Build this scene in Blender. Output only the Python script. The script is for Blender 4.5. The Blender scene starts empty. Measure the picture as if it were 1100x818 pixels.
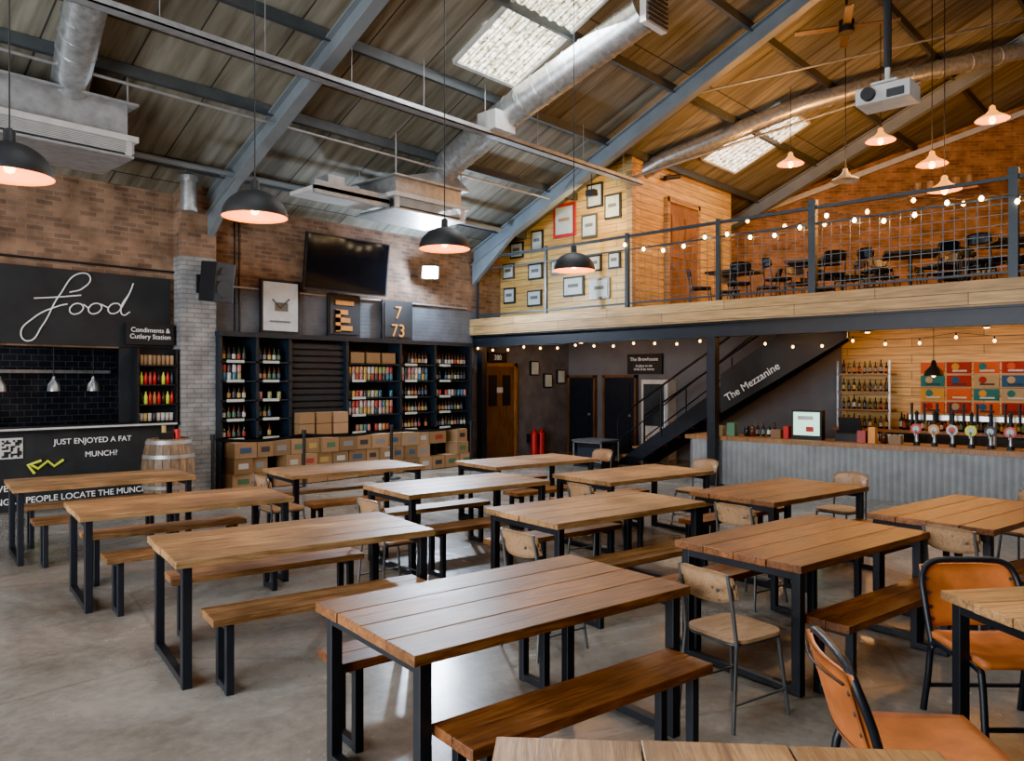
import bpy, math, random
from mathutils import Vector, Matrix, Euler
random.seed(7)
SC=bpy.context.scene
def R(d): return math.radians(d)
# ------------------------------------------------------------ builder
class B:
    def __init__(s): s.v=[];s.f=[];s.m=[];s.fm=[];s.sm=[]
    def add(s,vs,fs,mat,smooth=False,M=None):
        o=len(s.v)
        for p in vs:
            p=Vector(p)
            if M is not None: p=M@p
            s.v.append(tuple(p))
        if mat not in s.m: s.m.append(mat)
        i=s.m.index(mat)
        for f in fs:
            s.f.append([a+o for a in f]); s.fm.append(i); s.sm.append(smooth)
    def box(s,x,y,z,sx,sy,sz,mat,rot=None,M=None):
        a,b,c=sx/2,sy/2,sz/2
        vs=[Vector((i*a,j*b,k*c)) for i in(-1,1) for j in(-1,1) for k in(-1,1)]
        if rot:
            E=Euler(rot).to_matrix(); vs=[E@p for p in vs]
        vs=[p+Vector((x,y,z)) for p in vs]
        s.add(vs,[(0,1,3,2),(4,6,7,5),(0,4,5,1),(2,3,7,6),(0,2,6,4),(1,5,7,3)],mat,False,M)
    def bx(s,x0,x1,y0,y1,z0,z1,mat): s.box((x0+x1)/2,(y0+y1)/2,(z0+z1)/2,x1-x0,y1-y0,z1-z0,mat)
    def cyl(s,p0,p1,r,mat,r1=None,seg=12,M=None):
        s.tube([p0,p1],r,mat,seg=seg,r1=r1,M=M)
    def tube(s,pts,r,mat,seg=8,r1=None,closed=False,M=None,caps=True):
        pts=[Vector(p) for p in pts]; n=len(pts); vs=[];fs=[]
        up=None
        for i,p in enumerate(pts):
            if closed: t=(pts[(i+1)%n]-pts[i-1]).normalized()
            elif i==0: t=(pts[1]-p).normalized()
            elif i==n-1: t=(p-pts[i-1]).normalized()
            else: t=((pts[i+1]-p).normalized()+(p-pts[i-1]).normalized()).normalized()
            if up is None:
                a=Vector((0,0,1)) if abs(t.z)<.9 else Vector((1,0,0))
                up=(a-t*a.dot(t)).normalized()
            else: up=(up-t*up.dot(t)).normalized()
            q=t.cross(up)
            rr=r if r1 is None else r+(r1-r)*i/(n-1)
            for k in range(seg):
                an=2*math.pi*(k+.5)/seg
                vs.append(p+(up*math.cos(an)+q*math.sin(an))*rr)
        m=n if closed else n-1
        for i in range(m):
            j=(i+1)%n
            for k in range(seg):
                l=(k+1)%seg
                fs.append((i*seg+k,i*seg+l,j*seg+l,j*seg+k))
        s.add(vs,fs,mat,seg>4,M)
        if not closed and caps:
            s.add(vs[:seg],[tuple(range(seg))[::-1]],mat,False,M)
            s.add(vs[-seg:],[tuple(range(seg))],mat,False,M)
    def lathe(s,prof,c,mat,seg=24,M=None):
        vs=[];fs=[];n=len(prof)
        for r,z in prof:
            for k in range(seg):
                a=2*math.pi*k/seg; vs.append((c[0]+r*math.cos(a),c[1]+r*math.sin(a),c[2]+z))
        for i in range(n-1):
            for k in range(seg):
                l=(k+1)%seg; fs.append((i*seg+k,i*seg+l,(i+1)*seg+l,(i+1)*seg+k))
        s.add(vs,fs,mat,True,M)
    def poly(s,pts,mat,M=None): s.add(pts,[tuple(range(len(pts)))],mat,False,M)
    def prism(s,pts,off,mat):
        n=len(pts); off=Vector(off); a=[Vector(p) for p in pts]
        vs=a+[p+off for p in a]
        s.add(vs,[tuple(range(n))[::-1],tuple(range(n,2*n))]+[(i,(i+1)%n,(i+1)%n+n,i+n) for i in range(n)],mat)
    def sheet(s,fn,nu,nv,off,mat,smooth=True,M=None):
        vs=[];off=Vector(off)
        for sgn in(0,1):
            for i in range(nu+1):
                for j in range(nv+1): vs.append(Vector(fn(i/nu,j/nv))+off*sgn)
        N=(nu+1)*(nv+1); ix=lambda i,j,k:k*N+i*(nv+1)+j; fs=[]
        for i in range(nu):
            for j in range(nv):
                fs.append((ix(i,j,0),ix(i,j+1,0),ix(i+1,j+1,0),ix(i+1,j,0)))
                fs.append((ix(i,j,1),ix(i+1,j,1),ix(i+1,j+1,1),ix(i,j+1,1)))
        for i in range(nu):
            for j in(0,nv): fs.append((ix(i,j,0),ix(i+1,j,0),ix(i+1,j,1),ix(i,j,1)))
        for j in range(nv):
            for i in(0,nu): fs.append((ix(i,j,0),ix(i,j+1,0),ix(i,j+1,1),ix(i,j,1)))
        s.add(vs,fs,mat,smooth,M)
    def mesh(s,name):
        me=bpy.data.meshes.new(name); me.from_pydata(s.v,[],s.f)
        for m in s.m: me.materials.append(m)
        me.polygons.foreach_set('material_index',s.fm)
        me.polygons.foreach_set('use_smooth',s.sm); me.update(); return me
    def obj(s,name,loc=(0,0,0),rz=0,parent=None,bevel=0):
        return put(s.mesh(name),name,loc,rz,parent,bevel)
def put(me,name,loc=(0,0,0),rz=0,parent=None,bevel=0):
    o=bpy.data.objects.new(name,me); SC.collection.objects.link(o)
    o.location=loc; o.rotation_euler=(0,0,R(rz))
    if parent: o.parent=parent
    if bevel:
        b=o.modifiers.new('bev','BEVEL'); b.width=bevel; b.segments=2; b.limit_method='ANGLE'; b.angle_limit=R(50)
    return o
# ------------------------------------------------------------ materials
def new(name):
    m=bpy.data.materials.new(name); m.use_nodes=True
    nt=m.node_tree; return m,nt,nt.nodes['Principled BSDF']
def N(nt,t,**k):
    n=nt.nodes.new(t)
    for a,b in k.items():
        if a in n.inputs: n.inputs[a].default_value=b
        else: setattr(n,a,b)
    return n
def ramp(nt,stops):
    n=nt.nodes.new('ShaderNodeValToRGB'); e=n.color_ramp.elements
    while len(e)>len(stops): e.remove(e[-1])
    while len(e)<len(stops): e.new(1)
    for x,(p,c) in zip(e,stops): x.position=p; x.color=(*c,1)
    return n
def mixn(nt,mode='MIX',fac=.5):
    n=nt.nodes.new('ShaderNodeMix'); n.data_type='RGBA'; n.blend_type=mode; n.inputs[0].default_value=fac; return n
def plain(name,c,rough=.5,metal=0,var=.12,scale=6,em=None,es=0):
    m,nt,b=new(name)
    tc=N(nt,'ShaderNodeTexCoord'); no=N(nt,'ShaderNodeTexNoise',Scale=scale,Detail=4.0)
    nt.links.new(tc.outputs['Object'],no.inputs['Vector'])
    r=ramp(nt,[(.3,tuple(x*(1-var) for x in c)),(.7,tuple(min(1,x*(1+var)) for x in c))])
    nt.links.new(no.outputs[0],r.inputs[0]); nt.links.new(r.outputs[0],b.inputs['Base Color'])
    b.inputs['Roughness'].default_value=rough; b.inputs['Metallic'].default_value=metal
    if em: b.inputs['Emission Color'].default_value=(*em,1); b.inputs['Emission Strength'].default_value=es
    return m
def wood(name,c1,c2,rough=.4,stretch=(1.2,16,16),sc=2.2,isl=.45,wear=.45):
    m,nt,b=new(name); L=nt.links.new
    tc=N(nt,'ShaderNodeTexCoord'); mp=N(nt,'ShaderNodeMapping'); mp.inputs['Scale'].default_value=stretch
    oi=N(nt,'ShaderNodeObjectInfo'); om=N(nt,'ShaderNodeMath',operation='MULTIPLY'); om.inputs[1].default_value=19; L(oi.outputs['Random'],om.inputs[0])
    L(tc.outputs['Object'],mp.inputs[0])
    ge=N(nt,'ShaderNodeNewGeometry')
    mul=N(nt,'ShaderNodeMath',operation='MULTIPLY_ADD'); mul.inputs[1].default_value=37
    L(ge.outputs['Random Per Island'],mul.inputs[0]); L(om.outputs[0],mul.inputs[2])
    ad=N(nt,'ShaderNodeVectorMath',operation='ADD'); L(mp.outputs[0],ad.inputs[0]); L(mul.outputs[0],ad.inputs[1])
    no=N(nt,'ShaderNodeTexNoise',Scale=sc,Detail=8.0,Distortion=1.6,Roughness=.62); L(ad.outputs[0],no.inputs['Vector'])
    r=ramp(nt,[(.36,c2),(.5,tuple((a+d)/2 for a,d in zip(c1,c2))),(.60,c1)]); L(no.outputs[0],r.inputs[0])
    mp2=N(nt,'ShaderNodeMapping'); mp2.inputs['Scale'].default_value=tuple(.3*x for x in stretch)
    L(tc.outputs['Object'],mp2.inputs[0]); ad2=N(nt,'ShaderNodeVectorMath',operation='ADD'); L(mp2.outputs[0],ad2.inputs[0]); L(mul.outputs[0],ad2.inputs[1])
    vo=N(nt,'ShaderNodeTexVoronoi',Scale=2.4); L(ad2.outputs[0],vo.inputs['Vector'])
    rk=ramp(nt,[(.04,(.16,.10,.07)),(.18,(1,1,1))]); L(vo.outputs['Distance'],rk.inputs[0])
    mk=mixn(nt,'MULTIPLY',.8); L(r.outputs[0],mk.inputs[6]); L(rk.outputs[0],mk.inputs[7])
    w_=N(nt,'ShaderNodeTexNoise',Scale=2.6,Detail=5.0,Roughness=.6); ad3=N(nt,'ShaderNodeVectorMath',operation='ADD'); L(tc.outputs['Object'],ad3.inputs[0]); L(om.outputs[0],ad3.inputs[1]); L(ad3.outputs[0],w_.inputs['Vector'])
    rw=ramp(nt,[(.36,(1-wear,)*3),(.62,(1.12,1.12,1.12))]); L(w_.outputs[0],rw.inputs[0])
    mw=mixn(nt,'MULTIPLY',1); L(mk.outputs[2],mw.inputs[6]); L(rw.outputs[0],mw.inputs[7])
    mr=N(nt,'ShaderNodeMapRange'); mr.inputs['To Min'].default_value=1-isl; mr.inputs['To Max'].default_value=1.1
    L(ge.outputs['Random Per Island'],mr.inputs[0])
    mx=mixn(nt,'MULTIPLY',1); L(mw.outputs[2],mx.inputs[6]); L(mr.outputs[0],mx.inputs[7])
    L(mx.outputs[2],b.inputs['Base Color'])
    rr=N(nt,'ShaderNodeMapRange'); rr.inputs['To Min'].default_value=rough-.1; rr.inputs['To Max'].default_value=rough+.15; L(w_.outputs[0],rr.inputs[0]); L(rr.outputs[0],b.inputs['Roughness'])
    bu=N(nt,'ShaderNodeBump',Strength=.25,Distance=.01); L(no.outputs[0],bu.inputs['Height']); L(bu.outputs[0],b.inputs['Normal'])
    return m
def uvvec(nt):
    L=nt.links.new; tc=N(nt,'ShaderNodeTexCoord'); sp=N(nt,'ShaderNodeSeparateXYZ'); L(tc.outputs['Object'],sp.inputs[0])
    a=N(nt,'ShaderNodeMath',operation='ADD'); L(sp.outputs[0],a.inputs[0]); L(sp.outputs[1],a.inputs[1])
    cb=N(nt,'ShaderNodeCombineXYZ'); L(a.outputs[0],cb.inputs[0]); L(sp.outputs[2],cb.inputs[1]); return cb,sp,tc
def bricks(name,c1,c2,mo,w=.23,h=.075,ms=.01,rough=.9,var=.5,paint=None,pz=3.3,bump=.6,grain=None):
    m,nt,b=new(name); L=nt.links.new; cb,sp,tc=uvvec(nt)
    br=N(nt,'ShaderNodeTexBrick'); br.inputs['Color1'].default_value=(*c1,1); br.inputs['Color2'].default_value=(*c2,1)
    br.inputs['Mortar'].default_value=(*mo,1); br.inputs['Scale'].default_value=1; br.inputs['Mortar Size'].default_value=ms
    br.inputs['Brick Width'].default_value=w; br.inputs['Row Height'].default_value=h; br.inputs['Mortar Smooth'].default_value=.3
    L(cb.outputs[0],br.inputs['Vector'])
    no=N(nt,'ShaderNodeTexNoise',Scale=1.0,Detail=6.0)
    mp=N(nt,'ShaderNodeMapping'); mp.inputs['Scale'].default_value=grain or (3,3,3); L(cb.outputs[0] if grain else tc.outputs['Object'],mp.inputs[0]); L(mp.outputs[0],no.inputs['Vector'])
    r=ramp(nt,[(.3,(1-var,)*3),(.7,(1.25,)*3)]); L(no.outputs[0],r.inputs[0])
    mx=mixn(nt,'MULTIPLY',1); L(br.outputs[0],mx.inputs[6]); L(r.outputs[0],mx.inputs[7]); out=mx.outputs[2]
    if paint:
        gt=N(nt,'ShaderNodeMath',operation='LESS_THAN'); L(sp.outputs[2],gt.inputs[0]); gt.inputs[1].default_value=pz
        mp2=mixn(nt,'MIX'); L(gt.outputs[0],mp2.inputs[0]); L(out,mp2.inputs[6])
        pm=mixn(nt,'MULTIPLY',.6); pm.inputs[6].default_value=(*paint,1); L(r.outputs[0],pm.inputs[7])
        L(pm.outputs[2],mp2.inputs[7]); out=mp2.outputs[2]
    L(out,b.inputs['Base Color']); b.inputs['Roughness'].default_value=rough
    bu=N(nt,'ShaderNodeBump',Strength=bump,Distance=.01,invert=True); L(br.outputs['Fac'],bu.inputs['Height']); L(bu.outputs[0],b.inputs['Normal'])
    return m
def islandmat(name,cols,rough=.3,metal=0):
    m,nt,b=new(name); ge=N(nt,'ShaderNodeNewGeometry')
    n=len(cols); r=ramp(nt,[(i/n,c) for i,c in enumerate(cols)]); r.color_ramp.interpolation='CONSTANT'
    nt.links.new(ge.outputs['Random Per Island'],r.inputs[0]); nt.links.new(r.outputs[0],b.inputs['Base Color'])
    b.inputs['Roughness'].default_value=rough; b.inputs['Metallic'].default_value=metal; return m
def emit(name,c,s):
    m,nt,b=new(name); b.inputs['Base Color'].default_value=(*c,1); b.inputs['Emission Color'].default_value=(*c,1); b.inputs['Emission Strength'].default_value=s; return m

M_LIGHT=wood('pine_light',(.60,.335,.135),(.31,.145,.05),.38,wear=.35,isl=.5)
M_DARK=wood('pine_stained',(.38,.135,.034),(.15,.048,.013),.34,wear=.4,isl=.5)
M_MID=wood('pine_waxed',(.40,.165,.05),(.17,.058,.017),.36,wear=.45,isl=.5)
M_BENCHL=wood('bench_pine',(.42,.20,.075),(.19,.08,.028),.42)
M_BENCHD=wood('bench_stained',(.32,.105,.026),(.12,.038,.011),.36)
M_STEEL=plain('black_steel',(.018,.020,.025),.42,.3)
M_BEAM=plain('grey_steel',(.20,.23,.25),.5,.1,scale=3)
M_PURLIN=plain('purlin_steel',(.07,.08,.085),.5,.1)
M_RAIL=plain('rail_steel',(.03,.04,.05),.45,.3)
M_GALV=plain('galvanised',(.55,.57,.58),.34,.8,.25,12)
M_DUCT=plain('duct_metal',(.40,.41,.42),.42,.55,.2,8)
M_CORR=plain('corrugated_zinc',(.70,.75,.78),.38,.2,.12,5)
M_WHITE=plain('white_paint',(.62,.62,.60),.5)
M_BLACK=plain('matt_black',(.012,.013,.015),.6)
M_CHALK=plain('chalkboard',(.016,.019,.022),.6,scale=3,var=.3)
M_BRICK=bricks('brick_wall',(.35,.18,.095),(.17,.085,.05),(.24,.185,.14),paint=(.15,.155,.17),pz=3.32)
M_BRICKU=bricks('brick_plain',(.37,.20,.11),(.19,.10,.06),(.27,.21,.155))
M_BRICKM=bricks('brick_mezz',(.50,.22,.08),(.28,.12,.05),(.40,.25,.13))
M_PIER=bricks('painted_pier',(.36,.355,.35),(.30,.295,.29),(.22,.22,.22),var=.4)
M_TILE=bricks('subway_tiles',(.018,.02,.024),(.025,.027,.032),(.06,.065,.07),w=.2,h=.1,ms=.006,rough=.15,var=.2)
M_CLAD=bricks('wood_cladding',(.80,.50,.14),(.60,.34,.085),(.12,.07,.03),w=2.3,h=.15,ms=.006,rough=.5,var=.35,grain=(2,22,1),bump=.4)
M_FASCIA=bricks('fascia_boards',(.64,.38,.14),(.44,.24,.08),(.10,.06,.03),w=2.4,h=.165,ms=.006,rough=.5,var=.45,grain=(2,25,1),bump=.4)
M_GREY=plain('grey_wall',(.15,.15,.16),.8,scale=2)
M_DGREY=plain('dark_wall',(.05,.055,.06),.8,scale=2)
M_LEATHER=plain('tan_leather',(.58,.155,.028),.45,0,.3,7)
M_PLY=wood('plywood',(.42,.25,.13),(.30,.165,.075),.38,(3,20,20),2,.1,.1)
M_CHMET=plain('chair_steel',(.13,.135,.135),.4,.6)
M_COPPER=plain('copper_inside_glow',(.70,.22,.03),.5,.1,em=(1,.30,.03),es=1.4)  # copper lining, with the bulb's orange light put in as glow
M_AMBER=plain('amber_shade_glow',(.16,.04,.004),.6,0,em=(1,.33,.03),es=1.7)  # lit look of the shade put into the material as glow
M_CARD=islandmat('cardboard',[(.38,.22,.11),(.32,.19,.09),(.43,.27,.15),(.25,.15,.075)],.8)
M_GLASS=islandmat('bottle_glass',[(.05,.02,.01),(.015,.015,.015),(.02,.035,.015),(.07,.025,.01),(.03,.012,.02)],.14)
M_LABEL=islandmat('labels',[(.5,.46,.38),(.05,.10,.18),(.38,.05,.04),(.5,.36,.10),(.08,.18,.10),(.45,.18,.05),(.25,.25,.27),(.05,.05,.06),(.55,.55,.52)],.5)
M_CAN=islandmat('cans',[(.5,.5,.47),(.05,.18,.28),(.40,.06,.05),(.5,.32,.08),(.06,.06,.07),(.28,.32,.14),(.48,.22,.22),(.55,.55,.55)],.35,.2)
M_PAPER=plain('paper',(.55,.62,.58),.6)
M_RED=plain('red_paint',(.55,.015,.015),.4)
M_DOORW=wood('door_wood',(.36,.17,.06),(.20,.085,.03),.4,(16,16,1.2),2,.1,.2)
M_DOORD=wood('door_dark',(.17,.09,.045),(.09,.045,.02),.4,(16,16,1.2),2,.1,.2)
M_OAK=wood('barrel_oak',(.42,.27,.15),(.24,.14,.07),.5,(14,14,1.2),2,.35)
M_BULB=emit('bulb_warm',(1,.48,.12),12)
M_BULBW=emit('bulb_white',(1,.74,.40),20)
M_FLOOD=emit('flood_lens',(.75,.87,1),500)
M_SCREEN=emit('till_screen',(.45,.8,.6),1.2)
def floor_mat():
    m,nt,b=new('concrete'); L=nt.links.new; tc=N(nt,'ShaderNodeTexCoord')
    a=N(nt,'ShaderNodeTexNoise',Scale=.7,Detail=9.0,Roughness=.65,Distortion=.8); L(tc.outputs['Object'],a.inputs['Vector'])
    f=N(nt,'ShaderNodeTexNoise',Scale=14,Detail=6.0,Roughness=.7); L(tc.outputs['Object'],f.inputs['Vector'])
    r=ramp(nt,[(.32,(.15,.130,.105)),(.5,(.235,.21,.178)),(.68,(.34,.312,.27))]); L(a.outputs[0],r.inputs[0])
    r2=ramp(nt,[(.3,(.78,.78,.78)),(.7,(1.14,1.14,1.14))]); L(f.outputs[0],r2.inputs[0])
    mx=mixn(nt,'MULTIPLY',1); L(r.outputs[0],mx.inputs[6]); L(r2.outputs[0],mx.inputs[7])
    vo=N(nt,'ShaderNodeTexVoronoi',Scale=.35,feature='DISTANCE_TO_EDGE'); L(tc.outputs['Object'],vo.inputs['Vector'])
    rc=ramp(nt,[(0,(.55,.55,.55)),(.006,(1,1,1))]); L(vo.outputs['Distance'],rc.inputs[0])
    mc=mixn(nt,'MULTIPLY',.6); L(mx.outputs[2],mc.inputs[6]); L(rc.outputs[0],mc.inputs[7]); L(mc.outputs[2],b.inputs['Base Color'])
    rr=N(nt,'ShaderNodeMapRange'); rr.inputs['To Min'].default_value=.06; rr.inputs['To Max'].default_value=.42; L(a.outputs[0],rr.inputs[0]); L(rr.outputs[0],b.inputs['Roughness'])
    bu=N(nt,'ShaderNodeBump',Strength=.05,Distance=.01); L(f.outputs[0],bu.inputs['Height']); L(bu.outputs[0],b.inputs['Normal']); return m
M_FLOOR=floor_mat()
def roof_mat():
    m,nt,b=new('roof_sheet'); L=nt.links.new; tc=N(nt,'ShaderNodeTexCoord')
    br=N(nt,'ShaderNodeTexBrick'); br.inputs['Color1'].default_value=(.25,.235,.19,1); br.inputs['Color2'].default_value=(.165,.157,.13,1)
    br.inputs['Mortar'].default_value=(.045,.042,.038,1); br.inputs['Scale'].default_value=1; br.inputs['Mortar Size'].default_value=.012
    br.inputs['Brick Width'].default_value=1.02; br.inputs['Row Height'].default_value=2.8; L(tc.outputs['Object'],br.inputs['Vector'])
    mp=N(nt,'ShaderNodeMapping'); mp.inputs['Scale'].default_value=(5,.5,.5); L(tc.outputs['Object'],mp.inputs[0])
    no=N(nt,'ShaderNodeTexNoise',Scale=1.5,Detail=6.0); L(mp.outputs[0],no.inputs['Vector'])
    r=ramp(nt,[(.3,(.5,.47,.40)),(.7,(1.3,1.3,1.25))]); L(no.outputs[0],r.inputs[0])
    mx=mixn(nt,'MULTIPLY',1); L(br.outputs[0],mx.inputs[6]); L(r.outputs[0],mx.inputs[7]); L(mx.outputs[2],b.inputs['Base Color'])
    b.inputs['Roughness'].default_value=.75
    wv=N(nt,'ShaderNodeTexWave',Scale=1.0); L(tc.outputs['Object'],wv.inputs['Vector'])
    bu=N(nt,'ShaderNodeBump',Strength=.15,Distance=.02); L(wv.outputs[0],bu.inputs['Height']); L(bu.outputs[0],b.inputs['Normal']); return m
M_ROOF=roof_mat()
def sky_mat():
    m,nt,b=new('skylight_sheet'); L=nt.links.new; tc=N(nt,'ShaderNodeTexCoord')
    no=N(nt,'ShaderNodeTexNoise',Scale=11,Detail=8.0,Roughness=.78); L(tc.outputs['Object'],no.inputs['Vector'])
    wv=N(nt,'ShaderNodeTexWave',Scale=3.2,Distortion=.8); L(tc.outputs['Object'],wv.inputs['Vector'])
    r=ramp(nt,[(.40,(.10,.07,.035)),(.48,(.55,.48,.34)),(.56,(1,.98,.86))]); L(no.outputs[0],r.inputs[0])
    r2=ramp(nt,[(0,(.25,.24,.2)),(.5,(1,1,1))]); L(wv.outputs[0],r2.inputs[0])
    mx=mixn(nt,'MULTIPLY',1); L(r.outputs[0],mx.inputs[6]); L(r2.outputs[0],mx.inputs[7])
    L(mx.outputs[2],b.inputs['Emission Color']); L(mx.outputs[2],b.inputs['Base Color']); b.inputs['Emission Strength'].default_value=3.0; return m
M_SKY=sky_mat()
# ------------------------------------------------------------ lights
def area(name,loc,target,sx,sy,p,c,parent=None):
    l=bpy.data.lights.new(name,'AREA'); l.shape='RECTANGLE'; l.size=sx; l.size_y=sy; l.energy=p; l.color=c
    o=bpy.data.objects.new(name,l); SC.collection.objects.link(o); o.location=loc
    o.rotation_euler=(Vector(target)-Vector(loc)).to_track_quat('-Z','Y').to_euler(); 
    return o
def point(name,loc,p,c,r=.06,parent=None):
    l=bpy.data.lights.new(name,'POINT'); l.energy=p; l.color=c; l.shadow_soft_size=r
    o=bpy.data.objects.new(name,l); SC.collection.objects.link(o); o.location=loc
    if parent: o.parent=parent
    return o
WARM=(1,.54,.20)
# ------------------------------------------------------------ shell
def zr(y): return 4.75+.44*(12.3-y) if y>=1 else 4.75+.44*11.3-.44*(1-y)
b=B(); b.bx(-5,28,-10.5,14.6,-.1,0,M_FLOOR); b.obj('floor')
sl=math.atan(.44); Ls=11.8/math.cos(sl)
b=B(); b.box(0,0,.03,38,Ls,.06,M_ROOF)
o=b.obj('ceiling'); o.rotation_euler=(-sl,0,0); ym=1+5.9; o.location=(14,ym,zr(ym)+.0)
o=b.obj('ceiling_rear_slope'); o.rotation_euler=(sl,0,0); o.location=(14,1-5.9,zr(1-5.9))
def skylight(i,x0,x1,y0,y1,pw=120):
    b=B(); yc=(y0+y1)/2; L=abs(y1-y0)/math.cos(sl)
    n=int((x1-x0)/.07)
    b.sheet(lambda u,v:((u-.5)*(x1-x0),(v-.5)*L,.015*math.sin(u*n*2.1)),n*3,1,(0,0,.01),M_SKY)
    for sx in(-1,1): b.box(sx*(x1-x0)/2,0,-.01,.05,L,.06,M_WHITE)
    for sy in(-1,1): b.box(0,sy*L/2,-.01,x1-x0,.05,.06,M_WHITE)
    o=b.obj('window_%d'%i,(((x0+x1)/2),yc,zr(yc)-.05)); o.rotation_euler=(-sl if yc>1 else sl,0,0)
    area('skylight_daylight_%d'%i,((x0+x1)/2,yc,zr(yc)-.2),((x0+x1)/2,yc-.3,0),x1-x0,L,pw,(.90,.95,1))
skylight(1,7.65,8.95,6.0,8.3,140)
skylight(2,14.7,16.2,6.5,8.2,35)
skylight(3,2.0,3.3,3.2,5.6,140)  # this skylight and the next two are unseen, added for daylight
skylight(4,2.0,3.3,-3.6,-1.2)
skylight(5,8.2,9.5,-3.6,-1.2)
b=B()
b.bx(-5,1.0,12.3,12.6,0,4.85,M_BRICKU)
b.bx(1.0,4.62,12.3,12.6,0,1.1,M_BRICKU); b.bx(1.0,4.62,12.3,12.6,2.27,4.85,M_BRICKU)
b.bx(4.62,5.4,12.3,12.6,0,4.85,M_BRICKU)
b.bx(5.4,16.6,12.3,12.6,0,4.85,M_BRICK)
b.obj('wall_left')
b=B(); b.bx(5.28,5.84,12.0,12.3,0,3.75,M_PIER); b.bx(5.28,5.84,12.0,12.3,3.75,4.9,M_BRICKU); b.obj('trim_1')
b=B(); b.bx(.6,5.2,14.2,14.35,0,2.9,M_TILE); b.bx(.5,.6,12.6,14.3,0,2.9,M_TILE); b.bx(5.1,5.2,12.6,14.3,0,2.9,M_TILE)
b.bx(.5,5.2,12.6,14.3,2.9,3.0,M_DGREY); b.obj('wall_kitchen')
b=B(); b.bx(-5.2,-5,-10.5,0.5,0,5,M_BRICKU); b.bx(-5.2,-5,8.5,12.6,0,5,M_BRICKU); b.bx(-5.2,-5,.5,8.5,4.2,5,M_BRICKU)
b.prism([(-5,12.6,4.95),(-5,1,9.75),(-5,-10.5,4.8)],(-.2,0,0),M_GREY); b.obj('wall_entrance')
b=B(); b.bx(-5,28,-10.8,-10.5,0,5,M_BRICKU); b.obj('wall_right')
b=B(); b.bx(15.3,15.45,5.5,12.3,0,2.9,M_GREY); b.obj('wall_back')
b=B(); b.bx(15.3,15.45,-10.5,5.5,0,2.9,M_CLAD); b.obj('wall_bar')
ang=math.atan2(-.818,.575); P0=Vector((16.1,12.6,0)); 
def gz(s_): 
    y=12.6-.818*s_; return zr(y)
ss=[0,14.18,27]
b=B(); b.prism([(0,0,3.1),(27,0,3.1)]+[(s_,0,gz(s_)+.05) for s_ in reversed(ss)],(0,.25,0),M_BRICKM)
b.obj('wall_gable',P0,math.degrees(ang))
b=B(); b.tube([(0,-.12,gz(0)-.2),(14.18,-.12,gz(14.18)-.2)],.09,M_WHITE,seg=4); b.obj('trim_2',P0,math.degrees(ang))
# mezzanine
b=B(); b.prism([(11.9,-6,2.9),(29,-6,2.9),(16.3,12.3,2.9),(11.9,12.3,2.9)],(0,0,.2),M_DGREY)
for i in range(40):
    y=12.1-.45*i; b.bx(12.1,15.3,y,y+.06,2.72,2.9,M_DOORW)
b.obj('mezzanine_floor')
b=B(); b.bx(11.82,11.9,-6,12.3,2.78,3.13,M_FASCIA); b.obj('trim_3')
b=B(); b.bx(11.84,12.0,-6,12.3,2.75,2.78,M_STEEL); b.bx(11.9,11.94,-6,12.3,2.55,2.78,M_STEEL); b.bx(11.84,12.0,-6,12.3,2.52,2.55,M_STEEL); b.obj('steel_beam')
for y in(6.42,12.0,-1.5):
    b=B(); b.box(11.90,y,1.26,.15,.15,2.52,M_STEEL); b.box(11.90,y,.01,.22,.28,.02,M_STEEL); b.obj('support_column')
# mezz room
b=B(); b.prism([(12.8,12.3,3.1),(12.8,8.7,3.1),(12.8,8.7,zr(8.7)),(12.8,12.3,zr(12.3))],(.1,0,0),M_CLAD); b.obj('wall_room_front')
b=B(); b.bx(12.9,17.0,8.7,8.8,3.1,zr(8.7),M_CLAD); b.bx(12.78,12.9,8.66,8.8,3.1,zr(8.7)-.02,M_FASCIA); b.obj('wall_room_side')
b=B(); b.bx(14.1,15.3,8.64,8.7,3.1,5.55,M_DOORW); b.bx(14.02,14.1,8.6,8.7,3.1,5.65,M_FASCIA); b.bx(15.3,15.38,8.6,8.7,3.1,5.65,M_FASCIA); b.bx(14.02,15.38,8.6,8.7,5.55,5.65,M_FASCIA)
for z0,z1 in((3.35,4.2),(4.4,5.3)):
    for x0 in(14.22,14.76): b.bx(x0,x0+.42,8.62,8.65,z0,z1,M_DOORW)
b.cyl((14.2,8.62,4.2),(14.2,8.56,4.2),.03,M_GALV); b.obj('door_1')
b=B(); b.tube([(13.9,8.6,6.0),(14.3,8.5,6.1)],.05,M_BLACK); b.cyl((14.0,8.7,6.0),(14.05,8.58,6.03),.03,M_BLACK); b.obj('wall_spotlight')
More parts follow.
